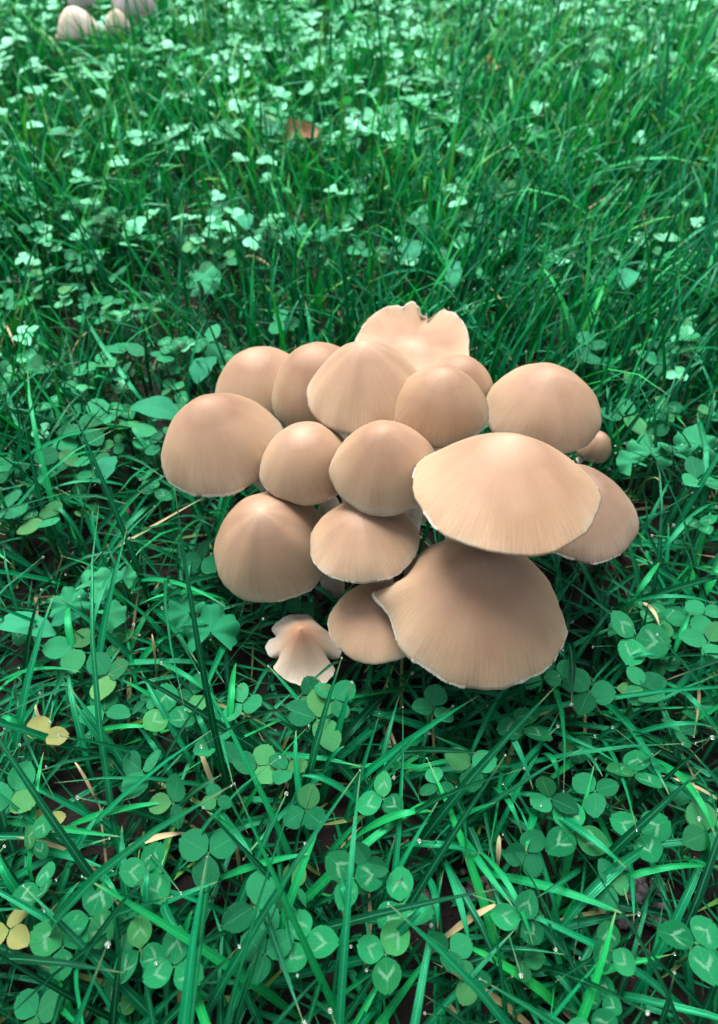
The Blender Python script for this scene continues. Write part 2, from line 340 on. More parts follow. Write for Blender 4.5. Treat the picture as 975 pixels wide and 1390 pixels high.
# name -> outline box in photo pixels, rim height z (m), lean in degrees (right, towards the viewer), profile
CAPS = {
 'A': dict(box=(219, 388, 533, 674), z=0.076, lean=(-6, 3), a=1.9, b=.80, seed=1.0, umbo=.06, fold=0.016, label='broad tan mushroom with a dome cap at the left end of the cluster'),
 'B': dict(box=(291, 428, 470, 584), z=0.053, lean=(-8, 2), a=2.0, b=.75, seed=2.0, label='tan mushroom half hidden behind the broad left-end dome cap'),
 'C': dict(box=(369, 506, 464, 584), z=0.071, lean=(-9, 4), a=2.0, b=.75, seed=3.3, fold=0.014, label='tan mushroom tucked behind the tall bell-shaped cap with folds'),
 'D': dict(box=(352, 482, 572, 686), z=0.087, lean=(-4, 6), a=2.0, b=.78, seed=4.1, label='small round-domed tan mushroom between the broad left-end dome and a central cap'),
 'E': dict(box=(446, 596, 570, 701), z=0.104, lean=(-3, 7), a=1.8, b=.82, seed=5.2, umbo=.06, fold=0.016, label='tan bell mushroom in the middle of the cluster, touching the widest high cap'),
 'P': dict(box=(416, 580, 462, 590), z=0.106, lean=(-3, -1), a=1.75, b=.84, seed=6.0, umbo=.05, fold=.042, label='tall bell-shaped tan mushroom with dark folds down its side'),
 'Q': dict(box=(531, 664, 496, 608), z=0.112, lean=(0, 7), a=1.85, b=.80, seed=7.4, umbo=.05, fold=0.016, label='bell-shaped tan mushroom with its apex before the torn cap at the back'),
 'T': dict(box=(572, 671, 481, 560), z=0.072, lean=(4, 2), a=2.0, b=.75, seed=8.1, label='tan mushroom mostly hidden, only its crown showing before the torn cap'),
 'U': dict(box=(657, 817, 492, 616), z=0.078, lean=(-1, 4), a=2.1, b=.72, seed=9.3, umbo=.07, fold=0.014, label='smooth round tan mushroom behind the widest high cap'),
 'V': dict(box=(782, 830, 584, 628), z=0.030, lean=(6, 6), a=2.2, b=.65, seed=10.0, label='tiny tan button mushroom low in the grass at the cluster edge'),
 'W': dict(box=(480, 637, 413, 520), z=0.066, lean=(2, -4), a=1.8, b=.85, seed=11.2, fold=.02, lift=[(120, 36, .34, 3), (86, 12, .20, 4), (38, 30, .33, 3), (57, 4, .05, 7)],
           rim=[(68, 4.0, -.26), (77, 4.0, -.26), (84, 1.6, -.10), (100, 3, -.08), (90, 2.4, .03), (57, 3.0, .05), (62, 1.5, -.16), (72.5, 1.2, .08), (34, 5, -.04)], label='tan mushroom at the back with a torn upturned ragged edge'),
 'F': dict(box=(560, 817, 587, 755), z=0.121, lean=(0, -10), a=1.5, b=.92, seed=12.5, umbo=.05, fold=.008, label='widest high tan mushroom with a shallow cone cap overlapping its neighbours'),
 'J': dict(box=(700, 868, 628, 766), z=0.066, lean=(6, 4), a=1.7, b=.85, seed=13.1, mat='grey', fold=.02, label='greyish brown mushroom beneath the right edge of the widest high cap'),
 'K': dict(box=(290, 452, 666, 818), z=0.050, lean=(-3, 13), a=1.8, b=.80, seed=14.7, umbo=.05, fold=.032, label='tan bell mushroom with a striped margin above the small tattered cap'),
 'L': dict(box=(421, 570, 675, 792), z=0.079, lean=(-4, -2), a=1.7, b=.86, seed=15.4, fold=.034, label='tan bell mushroom under the central cap, beside the largest front cap'),
 'G': dict(box=(508, 770, 728, 937), z=0.066, lean=(0, 0), a=1.75, b=.85, seed=16.6, wav=1.4, rim=[(172, 7, .20), (192, 12, -.05), (152, 10, -.05)], lift=[(172, 12, .05, 4)], fold=.014, label='largest front tan mushroom with a pointed tear in its pale edge'),
 'M': dict(box=(445, 575, 790, 902), z=0.046, lean=(-4, 0), a=1.9, b=.8, seed=17.2, label='low tan mushroom half covered by the largest front cap'),
 'N': dict(box=(360, 468, 834, 934), z=0.020, lean=(-2, 7), a=1.15, b=1.25, seed=18.4, mat='pale', fold=.03, wav=1.6, rim=[(48, 26, -.55), (5, 9, .10), (-28, 5, -.42), (-62, 40, .12), (205, 6, -.34), (180, 7, .06), (160, 5, -.22)],
           lift=[(130, 30, .25, 2), (0, 25, .12, 3)], label='small tattered pale mushroom with a split cap low in the grass'),
}
#FITEND
for s in CAPS.values(): s.update(fit_cap(s))
MATS = {'grey': CAP_GREY, 'pale': CAP_PALE, 'white': CAP_WHITE, 'ash': CAP_ASH}

def build_mushroom(s, stem_base, cat='mushroom', group=None, nth=96, nr=26, gills=80, stem_r=0.0052):
    """empty at the stem's foot > cap (> gills, veil_fringe), stem"""
    C, R, H, M = s['C'], s['R'], s['H'], s['M']
    root = empty('mushroom', tuple(stem_base)); tag(root, s['label'], cat, group)
    loc = C - np.asarray(stem_base)
    rot = Matrix([list(r) for r in M]).to_4x4()
    # cap skin, with the margin turned in
    rl = np.concatenate([np.linspace(0.012, 0.9, nr-6), np.linspace(0.93, 1.0, 6)])
    TH, RR = np.meshgrid(np.linspace(0, TAU, nth, endpoint=False), rl, indexing='ij')
    V = cap_local(s, RR, TH, R, H)
    rim = V[:, -1].copy(); lip = rim*np.array([0.978, 0.978, 1]); lip[:, 2] -= 0.0011
    V = np.concatenate([V, lip[:, None]], 1); nv = V.shape[1]
    pol = np.stack([np.cos(TH), np.sin(TH), RR], -1); pol = np.concatenate([pol, pol[:, -1:]*1.0], 1)
    Vf = np.concatenate([V.reshape(-1, 3), cap_local(s, np.array([0.]), np.array([0.]), R, H)])
    tri = np.array([[i*nv, ((i+1) % nth)*nv, nth*nv] for i in range(nth)])
    me = mesh_np('cap', Vf, grid_quads(nth, nv, True)[:, ::-1], tri)
    vattr(me, 'polar', np.concatenate([pol.reshape(-1, 3), [[0, 0, 0]]]))
    cap = obj('cap', me, MATS.get(s.get('mat'), CAP), root)
    cap.matrix_local = Matrix.Translation(Vector(loc)) @ rot
    # gills: thin radial folds under the cap
    rg = np.array([0.10, 0.3, 0.5, 0.7, 0.88, 0.975])
    TH, RR = np.meshgrid(np.linspace(0, TAU, 2*gills, endpoint=False), rg, indexing='ij')
    G = cap_local(s, RR, TH, R, H); alt = (np.arange(2*gills) % 2)[:, None]
    G[..., :2] *= 0.992
    G[..., 2] -= 0.0016 + alt*R*0.17*np.sin(np.clip((1-RR)*3.2, 0, 1)*math.pi/2)*np.where(RR < 0.2, 0.4, 1)
    gl = obj('gills', mesh_np('gills', G.reshape(-1, 3), grid_quads(2*gills, len(rg), True), smooth=False), GILL, cap)
    # torn white veil left along the margin
    rs = random.Random(int(s['seed']*100)); V2 = []; Q2 = []
    n = 420; ths = np.linspace(0, TAU, n, endpoint=False)
    edge = cap_local(s, np.full(n, 1.0), ths, R, H); inner = cap_local(s, np.full(n, 0.990), ths, R, H)
    dens = s.get('veil', 0.42)
    k = 0
    while k < n:
        run = rs.choice([2, 3, 5, 8, 13, 20, 32, 45])
        if rs.random() < dens:
            for j in range(run):
                i = (k+j) % n; hang = rs.uniform(0.0, 0.0006)*(1+0.6*math.sin(i*0.37))*(0.3 if j in (0, run-1) else 1)
                out_ = edge[i]*np.array([1.0+rs.uniform(0.0, 0.007), 1.0+rs.uniform(0.0, 0.007), 1])
                V2 += [inner[i]*(1+rs.uniform(-0.006, 0.004))+[0, 0, 0.00015], edge[i]*[1.004, 1.004, 1]+[0, 0, 0.00012], out_-[0, 0, hang]]
                if j:
                    b_ = len(V2)-6; Q2 += [[b_, b_+3, b_+4, b_+1], [b_+1, b_+4, b_+5, b_+2]]
        k += run
    if Q2:
        ve = obj('veil_fringe', mesh_np('veil_fringe', V2, np.array(Q2)), VEIL, cap); ve['kind'] = 'stuff'
    # stem: curves up from the foot and enters the cap along its axis
    top = loc + M[:, 2]*(H*0.72); d = np.linalg.norm(top)
    c1 = np.array([0, 0, d*0.45]); c2 = top - M[:, 2]*d*0.35
    pts = []; rad = []
    for u in np.linspace(0, 1, 15):
        pts.append((1-u)**2*(1-u)*np.zeros(3) + 3*(1-u)**2*u*c1 + 3*(1-u)*u*u*c2 + u**3*top)
        rad.append(stem_r*(1.25-0.35*u + 0.05*math.sin(9*u+s['seed'])))
    pts[0] = np.array([0, 0, -0.004])
    v, q, tr = tube(pts, rad, 12)
    obj('stem', mesh_np('stem', v, q, tr), STEM, root)
    return root

mean = np.mean([s['C'][:2] for k, s in CAPS.items() if k not in 'VN'], 0)
for k, s in CAPS.items():
    f = 0.80 if k in 'VN' else 0.52
    bx, by = mean*(1-f) + s['C'][:2]*f
    base = (bx, by, float(ground_z(bx, by)))
    s['base'] = base
    build_mushroom(s, base, group='mushrooms in the big cluster', stem_r=min(0.0055, s['R']*0.2))

# the second clump, far back in the grass
BACK = [
 dict(box=(78, 136, 8, 54), z=.048, lean=(-6, 4), a=1.9, b=.8, seed=21.0, mat='white', fold=.04, label='whitish bell mushroom in the far clump, largest of its pair'),
 dict(box=(140, 180, 12, 48), z=.046, lean=(5, 2), a=1.9, b=.8, seed=22.3, mat='white', fold=.04, label='narrow whitish mushroom in the far clump beside the ash grey cap'),
 dict(box=(150, 214, -22, 22), z=.052, lean=(6, 0), a=1.9, b=.75, seed=23.1, mat='ash', label='ash grey mushroom rising behind the whitish far mushrooms'),
 dict(box=(92, 132, -24, 9), z=.050, lean=(-4, 0), a=1.9, b=.75, seed=26.1, mat='ash', label='dark grey mushroom above the largest whitish far mushroom'),
 dict(box=(74, 89, 40, 60), z=.026, lean=(0, 8), a=2.2, b=.6, seed=24.0, mat='white', label='white button mushroom touching the largest whitish far mushroom'),
 dict(box=(62, 73, 44, 59), z=.022, lean=(0, 8), a=2.2, b=.6, seed=25.0, mat='white', label='tiny white button mushroom at the outer end of the far clump'),
]
for s in BACK:
    s.update(fit_cap(s)); b0 = s['C']; s['base'] = (b0[0], b0[1]+0.004, float(ground_z(b0[0], b0[1])))
    build_mushroom(s, s['base'], group='far clump of mushrooms', nth=48, nr=14, gills=30, stem_r=s['R']*0.2)
ALLCAPS = list(CAPS.values()) + BACK

def cap_hits(P, margin=0.004):
    """P (n,k,3) -> bool (n): any point inside a cap or its stem"""
    hit = np.zeros(P.shape[0], bool)
    for s in ALLCAPS:
        near = (np.abs(P[..., 0]-s['C'][0]) < s['R']*1.4).any(1) & (np.abs(P[..., 1]-s['C'][1]) < s['R']*1.6).any(1)
        idx = np.nonzero(near & ~hit)[0]
        if len(idx) == 0: continue
        L = (P[idx]-s['C'])@s['M']; rr = np.hypot(L[..., 0], L[..., 1])/s['R']
        top = s['H']*np.clip(1-np.clip(rr, 0, 1)**s['a'], 0, 1)**s['b']
        ins = (rr < 1.06) & (L[..., 2] > -0.006) & (L[..., 2] < top+margin)
        t = np.clip(P[idx][..., 2]/s['C'][2], 0, 1)[..., None]
        ax = np.array(s['base'][:2])*(1-t) + s['C'][:2]*t
        ins |= (np.hypot(*(np.moveaxis(P[idx][..., :2]-ax, -1, 0))) < 0.009) & (P[idx][..., 2] < s['C'][2])
        hit[idx] |= ins.any(1)
    return hit
def covers_caps(P):
    """bool (n): strand that leans in front of a cap seen by the photographer (none do in the photograph)"""
    px, py, dep = proj(P); bad = np.zeros(P.shape[0], bool)
    for k, s in list(CAPS.items()):
        if k in 'NV': continue
        x0, x1, y0, y1 = s['box']; cx, cy = (x0+x1)/2, (y0+y1)/2
        ins = (((px-cx)/((x1-x0)/2+2))**2 + ((py-cy)/((y1-y0)/2+2))**2 < 1) & (dep < proj(s['C'])[2]+0.02)
        bad |= ins.any(1)
    return bad

# ------------------------------------------------------------------ bare spots and worm casts
BARE = [(155, 705, 26), (92, 752, 20), (860, 1215, 58), (560, 1225, 45), (660, 1205, 40), (745, 1120, 30), (90, 1130, 35), (22, 365, 22), (110, 100, 16), (760, 288, 20), (450, 1285, 25), (860, 470, 18), (640, 470, 10), (215, 580, 16), (100, 5, 25)]
BW = [(at(x, y, 0)[:2], r*proj(at(x, y, 0))[2]/FPX*1.35) for x, y, r in BARE]
def bare(x, y):
    f = np.zeros_like(x)
    for c, r in BW: f = np.maximum(f, np.exp(-(((x-c[0])**2 + (y-c[1])**2)/(r*r))**1.5))
    return f
def clod(px, py, rpx, label, seed, flat=0.7):
    r0 = random.Random(seed); P = at(px, py, 0.004); R = rpx*proj(P)[2]/FPX
    z = float(ground_z(P[0], P[1])); root = None
    V = []; T = []
    ico = ico_mesh(2)
    for k in range(48):
        a = r0.uniform(0, TAU); rr = R*math.sqrt(r0.random())*0.85; s_ = R*r0.uniform(0.10, 0.24)*(1.2-rr/R*0.5)
        c = np.array([rr*math.cos(a), rr*math.sin(a)*0.9, s_*0.45 + R*flat*(1-(rr/R)**2)*r0.uniform(0.1, 0.9)])
        d = ico[0]*s_*np.array([r0.uniform(.8, 1.25), r0.uniform(.8, 1.25), r0.uniform(.65, .95)])
        d = d*(1+0.16*np.sin(ico[0]@np.array([3.1, 4.7, 2.3])*2.4+k)[:, None])
        T.append(ico[1]+sum(len(v) for v in V)); V.append(d+c)
    o = obj('worm_cast', mesh_np('worm_cast', np.concatenate(V), None, np.concatenate(T)), CLOD)
    o.location = (P[0], P[1], z); tag(o, label, 'soil clod', 'worm casts and crumbs of bare soil')
def ico_mesh(sub):
    g = (1+5**.5)/2
    v = [np.array(p, float)/math.hypot(1, g) for p in [(-1, g, 0), (1, g, 0), (-1, -g, 0), (1, -g, 0), (0, -1, g), (0, 1, g), (0, -1, -g), (0, 1, -g), (g, 0, -1), (g, 0, 1), (-g, 0, -1), (-g, 0, 1)]]
    f = [(0, 11, 5), (0, 5, 1), (0, 1, 7), (0, 7, 10), (0, 10, 11), (1, 5, 9), (5, 11, 4), (11, 10, 2), (10, 7, 6), (7, 1, 8), (3, 9, 4), (3, 4, 2), (3, 2, 6), (3, 6, 8), (3, 8, 9), (4, 9, 5), (2, 4, 11), (6, 2, 10), (8, 6, 7), (9, 8, 1)]
    for _ in range(sub):
        nf = []; cache = {}
        def midp(a, b):
            k = (min(a, b), max(a, b))
            if k not in cache:
                p = v[a]+v[b]; v.append(p/np.linalg.norm(p)); cache[k] = len(v)-1
            return cache[k]
        for a, b, c in f:
            x, y, z = midp(a, b), midp(b, c), midp(c, a); nf += [(a, x, z), (b, y, x), (c, z, y), (x, y, z)]
        f = nf
    return np.array(v), np.array(f)
clod(158, 703, 30, 'crumbly grey worm cast beside the broad left-end mushroom', 1, 1.1)
clod(92, 755, 20, 'small crumbly worm cast next to the lobed leaves', 2, 1.1)
clod(862, 1212, 52, 'widest crumbly grey patch of bare soil among clover leaves', 3, 0.35)
clod(655, 1195, 34, 'lumpy dark soil showing between long crossing grass blades', 4, 0.35)
clod(572, 1225, 24, 'lumpy dark soil beneath the large chevron clover', 5, 0.35)
clod(20, 372, 22, 'dark soil clod in short grass far from the mushrooms', 6)
clod(765, 290, 20, 'grey soil clod at the foot of the tall dark grass', 7)
clod(92, 1135, 22, 'dark lumpy soil beside the yellowing clover leaves', 8, 0.4)

LAND = [('the small tattered mushroom', (410, 930)), ('the largest front mushroom', (660, 960)), ('the greyish brown mushroom', (830, 780)), ('the broad left-end mushroom', (225, 640)), ('the striped-margin mushroom', (310, 790)),
        ('the smooth round mushroom', (830, 540)), ('the torn upturned mushroom', (570, 400)), ('the half hidden mushroom', (290, 470)), ('the crumbly grey worm cast', (150, 715)), ('the widest patch of bare soil', (862, 1212)), ('the lumpy soil under crossing blades', (640, 1210)),
        ('the pale spotted yellowing clover pair', (58, 1003)), ('the largest yellowing clover', (14, 1262)), ('the largest lobed leaf', (270, 860)), ('the long pale flat leaf', (40, 855)), ('the pale broad oval leaf', (552, 340)), ('the reddish fallen leaf', (405, 190)), ('the yellowish fallen leaf', (668, 95)), ('the far clump of mushrooms', (130, 60)), ('the tall dark grass stand', (840, 270)), ('the dark soil clod in short grass', (20, 372)), ('the tiny button mushroom', (830, 620))]
LANDW = np.array([at(p[0], p[1], 0.02)[:2] for _, p in LAND])
def nearby(x, y): return LAND[int(np.argmin(np.hypot(LANDW[:, 0]-x, LANDW[:, 1]-y)))][0]
# ------------------------------------------------------------------ grass
def blade_arrays(x, y, z, az, lean, curv, length, width, twist, seg=5):
    """vectorised blades: verts (n, seg+1, 3, 3) with a folded cross-section"""
    n = len(x); s = np.linspace(0, 1, seg+1); ds = length/seg
    ang = lean[:, None] + curv[:, None]*s[None]**1.3
    mid = (ang[:, 1:]+ang[:, :-1])/2
    h = np.concatenate([np.zeros((n, 1)), np.cumsum(np.sin(mid)*ds[:, None], 1)], 1)
    v = np.concatenate([np.zeros((n, 1)), np.cumsum(np.cos(mid)*ds[:, None], 1)], 1)
    ca, sa = np.cos(az)[:, None], np.sin(az)[:, None]
    wob = twist[:, None]*0.12*length[:, None]*s[None]**2
    P = np.stack([x[:, None]+ca*h-sa*wob, y[:, None]+sa*h+ca*wob, z[:, None]+v], -1)
    return P, strip(P, az, ang, width, s, twist)
def strip(P, az, ang, width, s, twist):
    n, m = P.shape[:2]
    prof = np.minimum(1, 0.55+1.6*s)*(1-s**2.6)**0.8; prof[-1] = 0.03
    w_ = width[:, None]*prof[None]/2
    tw = twist[:, None]*1.2*s[None]
    side = np.stack([-np.sin(az)[:, None]*np.cos(tw), np.cos(az)[:, None]*np.cos(tw), np.sin(tw)], -1)
    nrm = np.stack([-np.cos(az)[:, None]*np.cos(ang), -np.sin(az)[:, None]*np.cos(ang), np.sin(ang)], -1)
    L = P + side*w_[..., None] + nrm*(w_*0.5)[..., None]; Rr = P - side*w_[..., None] + nrm*(w_*0.5)[..., None]
    return np.stack([L, P, Rr], 2)
def blades_mesh(name, V, tint):
    n, m = V.shape[:2]
    base = (np.arange(n)*m*3)[:, None, None]; i = np.arange(m-1)[None, :, None]; k = np.arange(2)[None, None, :]
    a = base + i*3 + k
    q = np.stack([a, a+1, a+4, a+3], -1).reshape(-1, 4)
    me = mesh_np(name, V.reshape(-1, 3), q)
    vattr(me, 'tint', np.repeat(tint, m*3))
    st = np.zeros((n, m, 3, 3), np.float32); st[..., 0, 0] = -1; st[..., 2, 0] = 1; st[..., 1] = np.linspace(0, 1, m)[None, :, None]
    vattr(me, 'strip', st.reshape(-1, 3))
    return me
def scatter(n, x0, x1, y0, y1): return rng.uniform(x0, x1, n), rng.uniform(y0, y1, n)
def half_w(y): return 0.16 + 0.62*y           # a margin outside what the camera sees
# candidate feet over the plot, thinned outside the view
n = 112000
x, y = scatter(n, -1.35, 1.35, -0.12, 2.0)
inside = np.abs(x) < half_w(y)
keep = np.where(inside, np.where(y < 0.5, 1.0, 0.85), 0.22) > rng.random(n)
patch = vnoise(x, y, 5, 11)
pxx, pyy, _ = proj(np.stack([x, y, np.full(n, 0.02)], -1))
tall = np.clip(0.5 + 0.5*vnoise(x, y, 3.2, 12) + 0.6*((pxx > 600) & (pyy < 520) & (pyy > 60)) - 0.5*(pyy < 60), 0, 1)   # taller, thicker stand on the right
foot = 0.5*np.exp(-(((x-0.035)/0.085)**2 + ((y-0.27)/0.09)**2))
keep &= rng.random(n) > 0.95*bare(x, y)
keep &= rng.random(n) > 0.38*(1-tall)
keep &= rng.random(n) > foot
keep &= rng.random(n) > 0.36*np.clip((0.36-y)/0.10, 0, 1)
x, y, tall = x[keep], y[keep], tall[keep]; n = len(x)
fore = np.clip((0.36-y)/0.12, 0, 1)
az = rng.uniform(0, TAU, n)
pull = rng.random(n) < 0.35
az = np.where(pull & (x > 0.05) & (y > 0.3), rng.normal(0.5, 0.7, n), az)
length = rng.gamma(9, 1/9, n)*(0.045 + 0.024*tall + 0.018*fore + 0.010*np.clip((y-0.4)/0.4, 0, 1))
lean = np.abs(rng.normal(0.18, 0.26, n)) + fore*rng.uniform(0.1, 0.75, n)
curv = np.abs(rng.normal(0.6, 0.5, n)) + fore*rng.uniform(0, 0.7, n)
width = rng.uniform(0.0018, 0.0040, n)*(0.85+0.2*tall+0.15*fore+0.35*np.clip((y-0.4)/0.5, 0, 1))
twist = rng.normal(0, 0.55, n)
z = ground_z(x, y) - 0.002
tint = np.clip(rng.beta(1.6, 1.9, n)*0.8 + 0.10*vnoise(x, y, 7, 5) + 0.24*np.clip((y-0.36)/0.4, -0.35, 1), 0, 0.94)  # distance term paints in shade up front and brighter light farther back
dry = rng.random(n) < 0.025; tint = np.where(dry, rng.uniform(0.94, 1, n), tint); length = np.where(dry, length*0.6, length); width = np.where(dry, width*0.7, width)
P, V = blade_arrays(x, y, z, az, lean, curv, length, width, twist)
bad = cap_hits(P) | covers_caps(P)
# a second try for rejected blades: shorter
P2, V2 = blade_arrays(x, y, z, az, lean, curv, length*0.45, width, twist)
bad2 = cap_hits(P2) | covers_caps(P2)
V = np.concatenate([V[~bad], V2[bad & ~bad2]]); tint = np.concatenate([tint[~bad], tint[bad & ~bad2]])
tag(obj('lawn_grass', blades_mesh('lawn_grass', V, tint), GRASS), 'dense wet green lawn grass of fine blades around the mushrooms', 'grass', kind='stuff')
print('blades', len(V))
# short thatch at the soil
n = 36000
x, y = scatter(n, -1.0, 1.0, 0.0, 1.7); k = (np.abs(x) < half_w(y)) & (rng.random(n) > 0.8*bare(x, y)); x, y = x[k], y[k]; n = len(x)
P, V = blade_arrays(x, y, ground_z(x, y)+0.001, rng.uniform(0, TAU, n), rng.uniform(0.7, 1.35, n), rng.uniform(0, 0.5, n), rng.uniform(0.018, 0.05, n), rng.uniform(0.001, 0.0028, n), rng.normal(0, 0.5, n), 3)
bad = cap_hits(P)
tag(obj('grass_thatch', blades_mesh('grass_thatch', V[~bad], np.where(rng.random(n) < 0.10, rng.uniform(0.93, 1, n), rng.beta(1.3, 2.5, n)*0.8)[~bad]), GRASS), 'low matted thatch of short grass stubs on the soil', 'grass', kind='stuff')

# single long blades that can be told apart: root pixel -> tip pixel (photo), height at both ends, width (mm), kind
def long_blade(p0, p1, z0, z1, wd, kind, arch=0.01, seed=0):
    A, B = at(*p0, z0), at(*p1, z1); r0 = random.Random(seed)
    m = 10; s = np.linspace(0, 1, m)
    P = A[None]*(1-s)[:, None] + B[None]*s[:, None]; P[:, 2] += arch*4*s*(1-s)
    side2 = np.array([-(B-A)[1], (B-A)[0], 0]); side2 /= np.linalg.norm(side2)
    P += side2[None]*(r0.uniform(-0.05, 0.05)*np.linalg.norm(B-A)*4*s*(1-s))[:, None]
    az = np.array([math.atan2(B[1]-A[1], B[0]-A[0])]); dz = np.gradient(P[:, 2]); dh = np.maximum(np.hypot(np.gradient(P[:, 0]), np.gradient(P[:, 1])), 1e-5)
    ang = math.pi/2 - np.arctan2(dz, dh)
    V = strip(P[None], az, ang[None], np.array([wd*0.001]), s, np.array([r0.uniform(-.5, .5)]))
    # root: reaches down to the soil
    g = float(ground_z(A[0], A[1]))
    if z0 > 0.006:
        d = np.array([A[0]-P[1, 0], A[1]-P[1, 1], 0]); d = d/np.linalg.norm(d)*z0*0.45
        foot_ = P[0] + d; foot_[2] = g - 0.002
        V = np.concatenate([(V[0, 0]-P[0]+foot_)[None, None], V], 1)
        base = foot_
    else: base = P[0]
    V = V - base
    straw = kind == 'straw'
    o = obj('grass_blade', blades_mesh('grass_blade', V, np.array([r0.uniform(0.1, 0.9) if straw else r0.uniform(0.34, 0.66)])), STRAW if straw else GRASS)
    o.location = tuple(base)
    pl = nearby((A[0]+B[0])/2, (A[1]+B[1])/2); wl = 'broad' if wd > 2.7 else 'slender'
    if straw: tag(o, f'{wl} dry straw-coloured grass blade near {pl}', 'grass blade', f'{wl} dry straw blades near {pl}')
    else: tag(o, f'long {wl} green grass blade near {pl}', 'grass blade', f'long {wl} green blades near {pl}')
def q6(x, y): return (x*0.5026, 900+y*0.5024)
def q7(x, y): return (490+x*0.4974, 900+y*0.4976)
def q8(x, y): return (x*0.3452, 420+y*0.3453)
def q9(x, y): return (770+x*0.381, 420+y*0.3813)
LONG = [(q7(310, 90), q7(470, 345), 3.2), (q7(245, 430), q7(420, 670), 3.0), (q7(560, 705), q7(838, 482), 4.0), (q7(495, 395), q7(725, 560), 3.2), (q7(130, 495), q7(330, 522), 2.8),
 (q7(340, 575), q7(730, 690), 3.2), (q7(180, 580), q7(210, 725), 2.6), (q7(245, 430), q7(368, 380), 2.2), (q7(820, 50), q7(975, 195), 2.6), (q7(700, 215), q7(960, 175), 2.4), (q7(560, 210), q7(660, 310), 2.2),
 (q7(0, 465), q7(200, 405), 3.0), (q7(490, 250), q7(540, 340), 2.4), (q7(360, 340), q7(440, 470), 2.2), (q7(480, 400), q7(450, 515), 3.0), (q7(870, 540), q7(962, 608), 1.6), (q7(725, 505), q7(745, 705), 2.0), (q7(790, 260), q7(970, 480), 3.0),
 (q7(60, 780), q7(200, 640), 2.6), (q7(230, 545), q7(300, 790), 2.6), (q7(330, 520), q7(470, 770), 2.2), (q7(980, 200), q7(850, 60), 2.0), (q7(600, 560), q7(480, 640), 2.0), (q7(640, 620), q7(1000, 560), 2.4), (q7(300, 250), q7(420, 30), 2.2),
 (q6(20, 430), q6(330, 470), 2.6), (q6(340, 290), q6(205, 110), 3.2), (q6(250, 192), q6(430, 178), 2.2), (q6(430, 0), q6(605, 112), 2.6), (q6(190, 440), q6(455, 376), 3.0), (q6(560, 370), q6(722, 595), 3.4),
 (q6(975, 388), q6(800, 305), 2.6), (q6(370, 682), q6(590, 590), 2.6), (q6(590, 585), q6(835, 515), 2.8), (q6(740, 770), q6(868, 425), 3.2), (q6(490, 795), q6(520, 668), 3.0), (q6(620, 200), q6(638, 0), 3.0), (q6(80, 660), q6(0, 515), 3.4),
 (q6(100, 205), q6(0, 150), 2.6), (q6(410, 760), q6(402, 545), 3.0), (q6(360, 720), q6(330, 440), 3.2), (q6(240, 280), q6(180, 0), 3.0), (q6(520, 270), q6(380, 20), 2.6), (q6(440, 640), q6(520, 780), 3.2), (q6(80, 560), q6(118, 240), 2.4),
 (q6(590, 280), q6(520, 125), 2.6), (q6(830, 460), q6(800, 180), 2.6), (q6(870, 300), q6(930, 225), 2.2), (q6(700, 520), q6(560, 400), 2.2), (q6(120, 720), q6(215, 590), 2.2), (q6(270, 560), q6(330, 640), 2.2), (q6(920, 560), q6(940, 690), 2.0), (q6(0, 50), q6(220, 25), 2.4),
 (q8(480, 690), q8(140, 740), 3.0), (q8(560, 360), q8(340, 30), 3.2), (q8(600, 590), q8(430, 430), 3.0), (q8(400, 960), q8(365, 790), 2.6), (q8(340, 940), q8(200, 780), 2.4), (q8(520, 1075), q8(890, 1170), 3.0), (q8(880, 1140), q8(550, 1160), 2.8), (q8(500, 990), q8(360, 1300), 3.0), (q8(300, 1390), q8(280, 1150), 3.4), (q8(690, 920), q8(860, 830), 2.4), (q8(480, 350), q8(370, 270), 3.0), (q8(110, 560), q8(20, 300), 3.4),
 (q9(250, 1010), q9(330, 900), 3.0), (q9(230, 1040), q9(530, 1050), 2.2), (q9(470, 1040), q9(540, 890), 3.6), (q9(385, 1210), q9(440, 1080), 3.0), (q9(340, 860), q9(530, 690), 3.0), (q9(170, 1280), q9(360, 1260), 2.4), (q9(440, 1370), q9(480, 1210), 2.6), (q9(300, 130), q9(310, 30), 3.4), (q9(540, 1330), q9(420, 1180), 2.4)]
for i, (a, b_, wd) in enumerate(LONG):
    rr = random.Random(i+50)
    long_blade(a, b_, rr.uniform(0.020, 0.032), rr.uniform(0.030, 0.044), wd*1.1, 'green', rr.uniform(0.002, 0.010), i)
DRY = [(q7(235, 745), q7(385, 652), 2.8), (q7(970, 370), q7(810, 305), 1.8), (q7(375, 540), q7(378, 468), 2.2), (q7(15, 790), q7(18, 595), 2.0), (q7(900, 320), q7(935, 470), 2.2), (q7(355, 655), q7(330, 555), 1.6), (q6(350, 497), q6(505, 458), 3.0), (q6(130, 200), q6(98, 110), 1.8), (q6(255, 360), q6(195, 258), 1.4), (q6(230, 537), q6(40, 470), 2.0),
 (q6(580, 340), q6(535, 220), 2.4), (q6(120, 735), q6(160, 645), 1.8), (q6(650, 560), q6(640, 480), 1.6), (q6(930, 690), q6(905, 540), 1.6), (q8(460, 937), q8(810, 735), 2.4), (q8(280, 190), q8(370, 85), 1.8), (q8(610, 1370), q8(598, 1275), 1.4), (q9(240, 1045), q9(330, 1130), 2.6), (q9(280, 612), q9(330, 618), 1.6), ((660, 385), (700, 430), 1.8), ((330, 350), (370, 365), 3.0), ((180, 575), (205, 590), 2.0), ((640, 150), (632, 190), 2.2), ((790, 290), (860, 255), 1.8), ((880, 330), (868, 262), 2.0), ((170, 230), (140, 250), 2.6), ((250, 130), (225, 105), 2.4), ((0, 440), (20, 470), 2.2)]
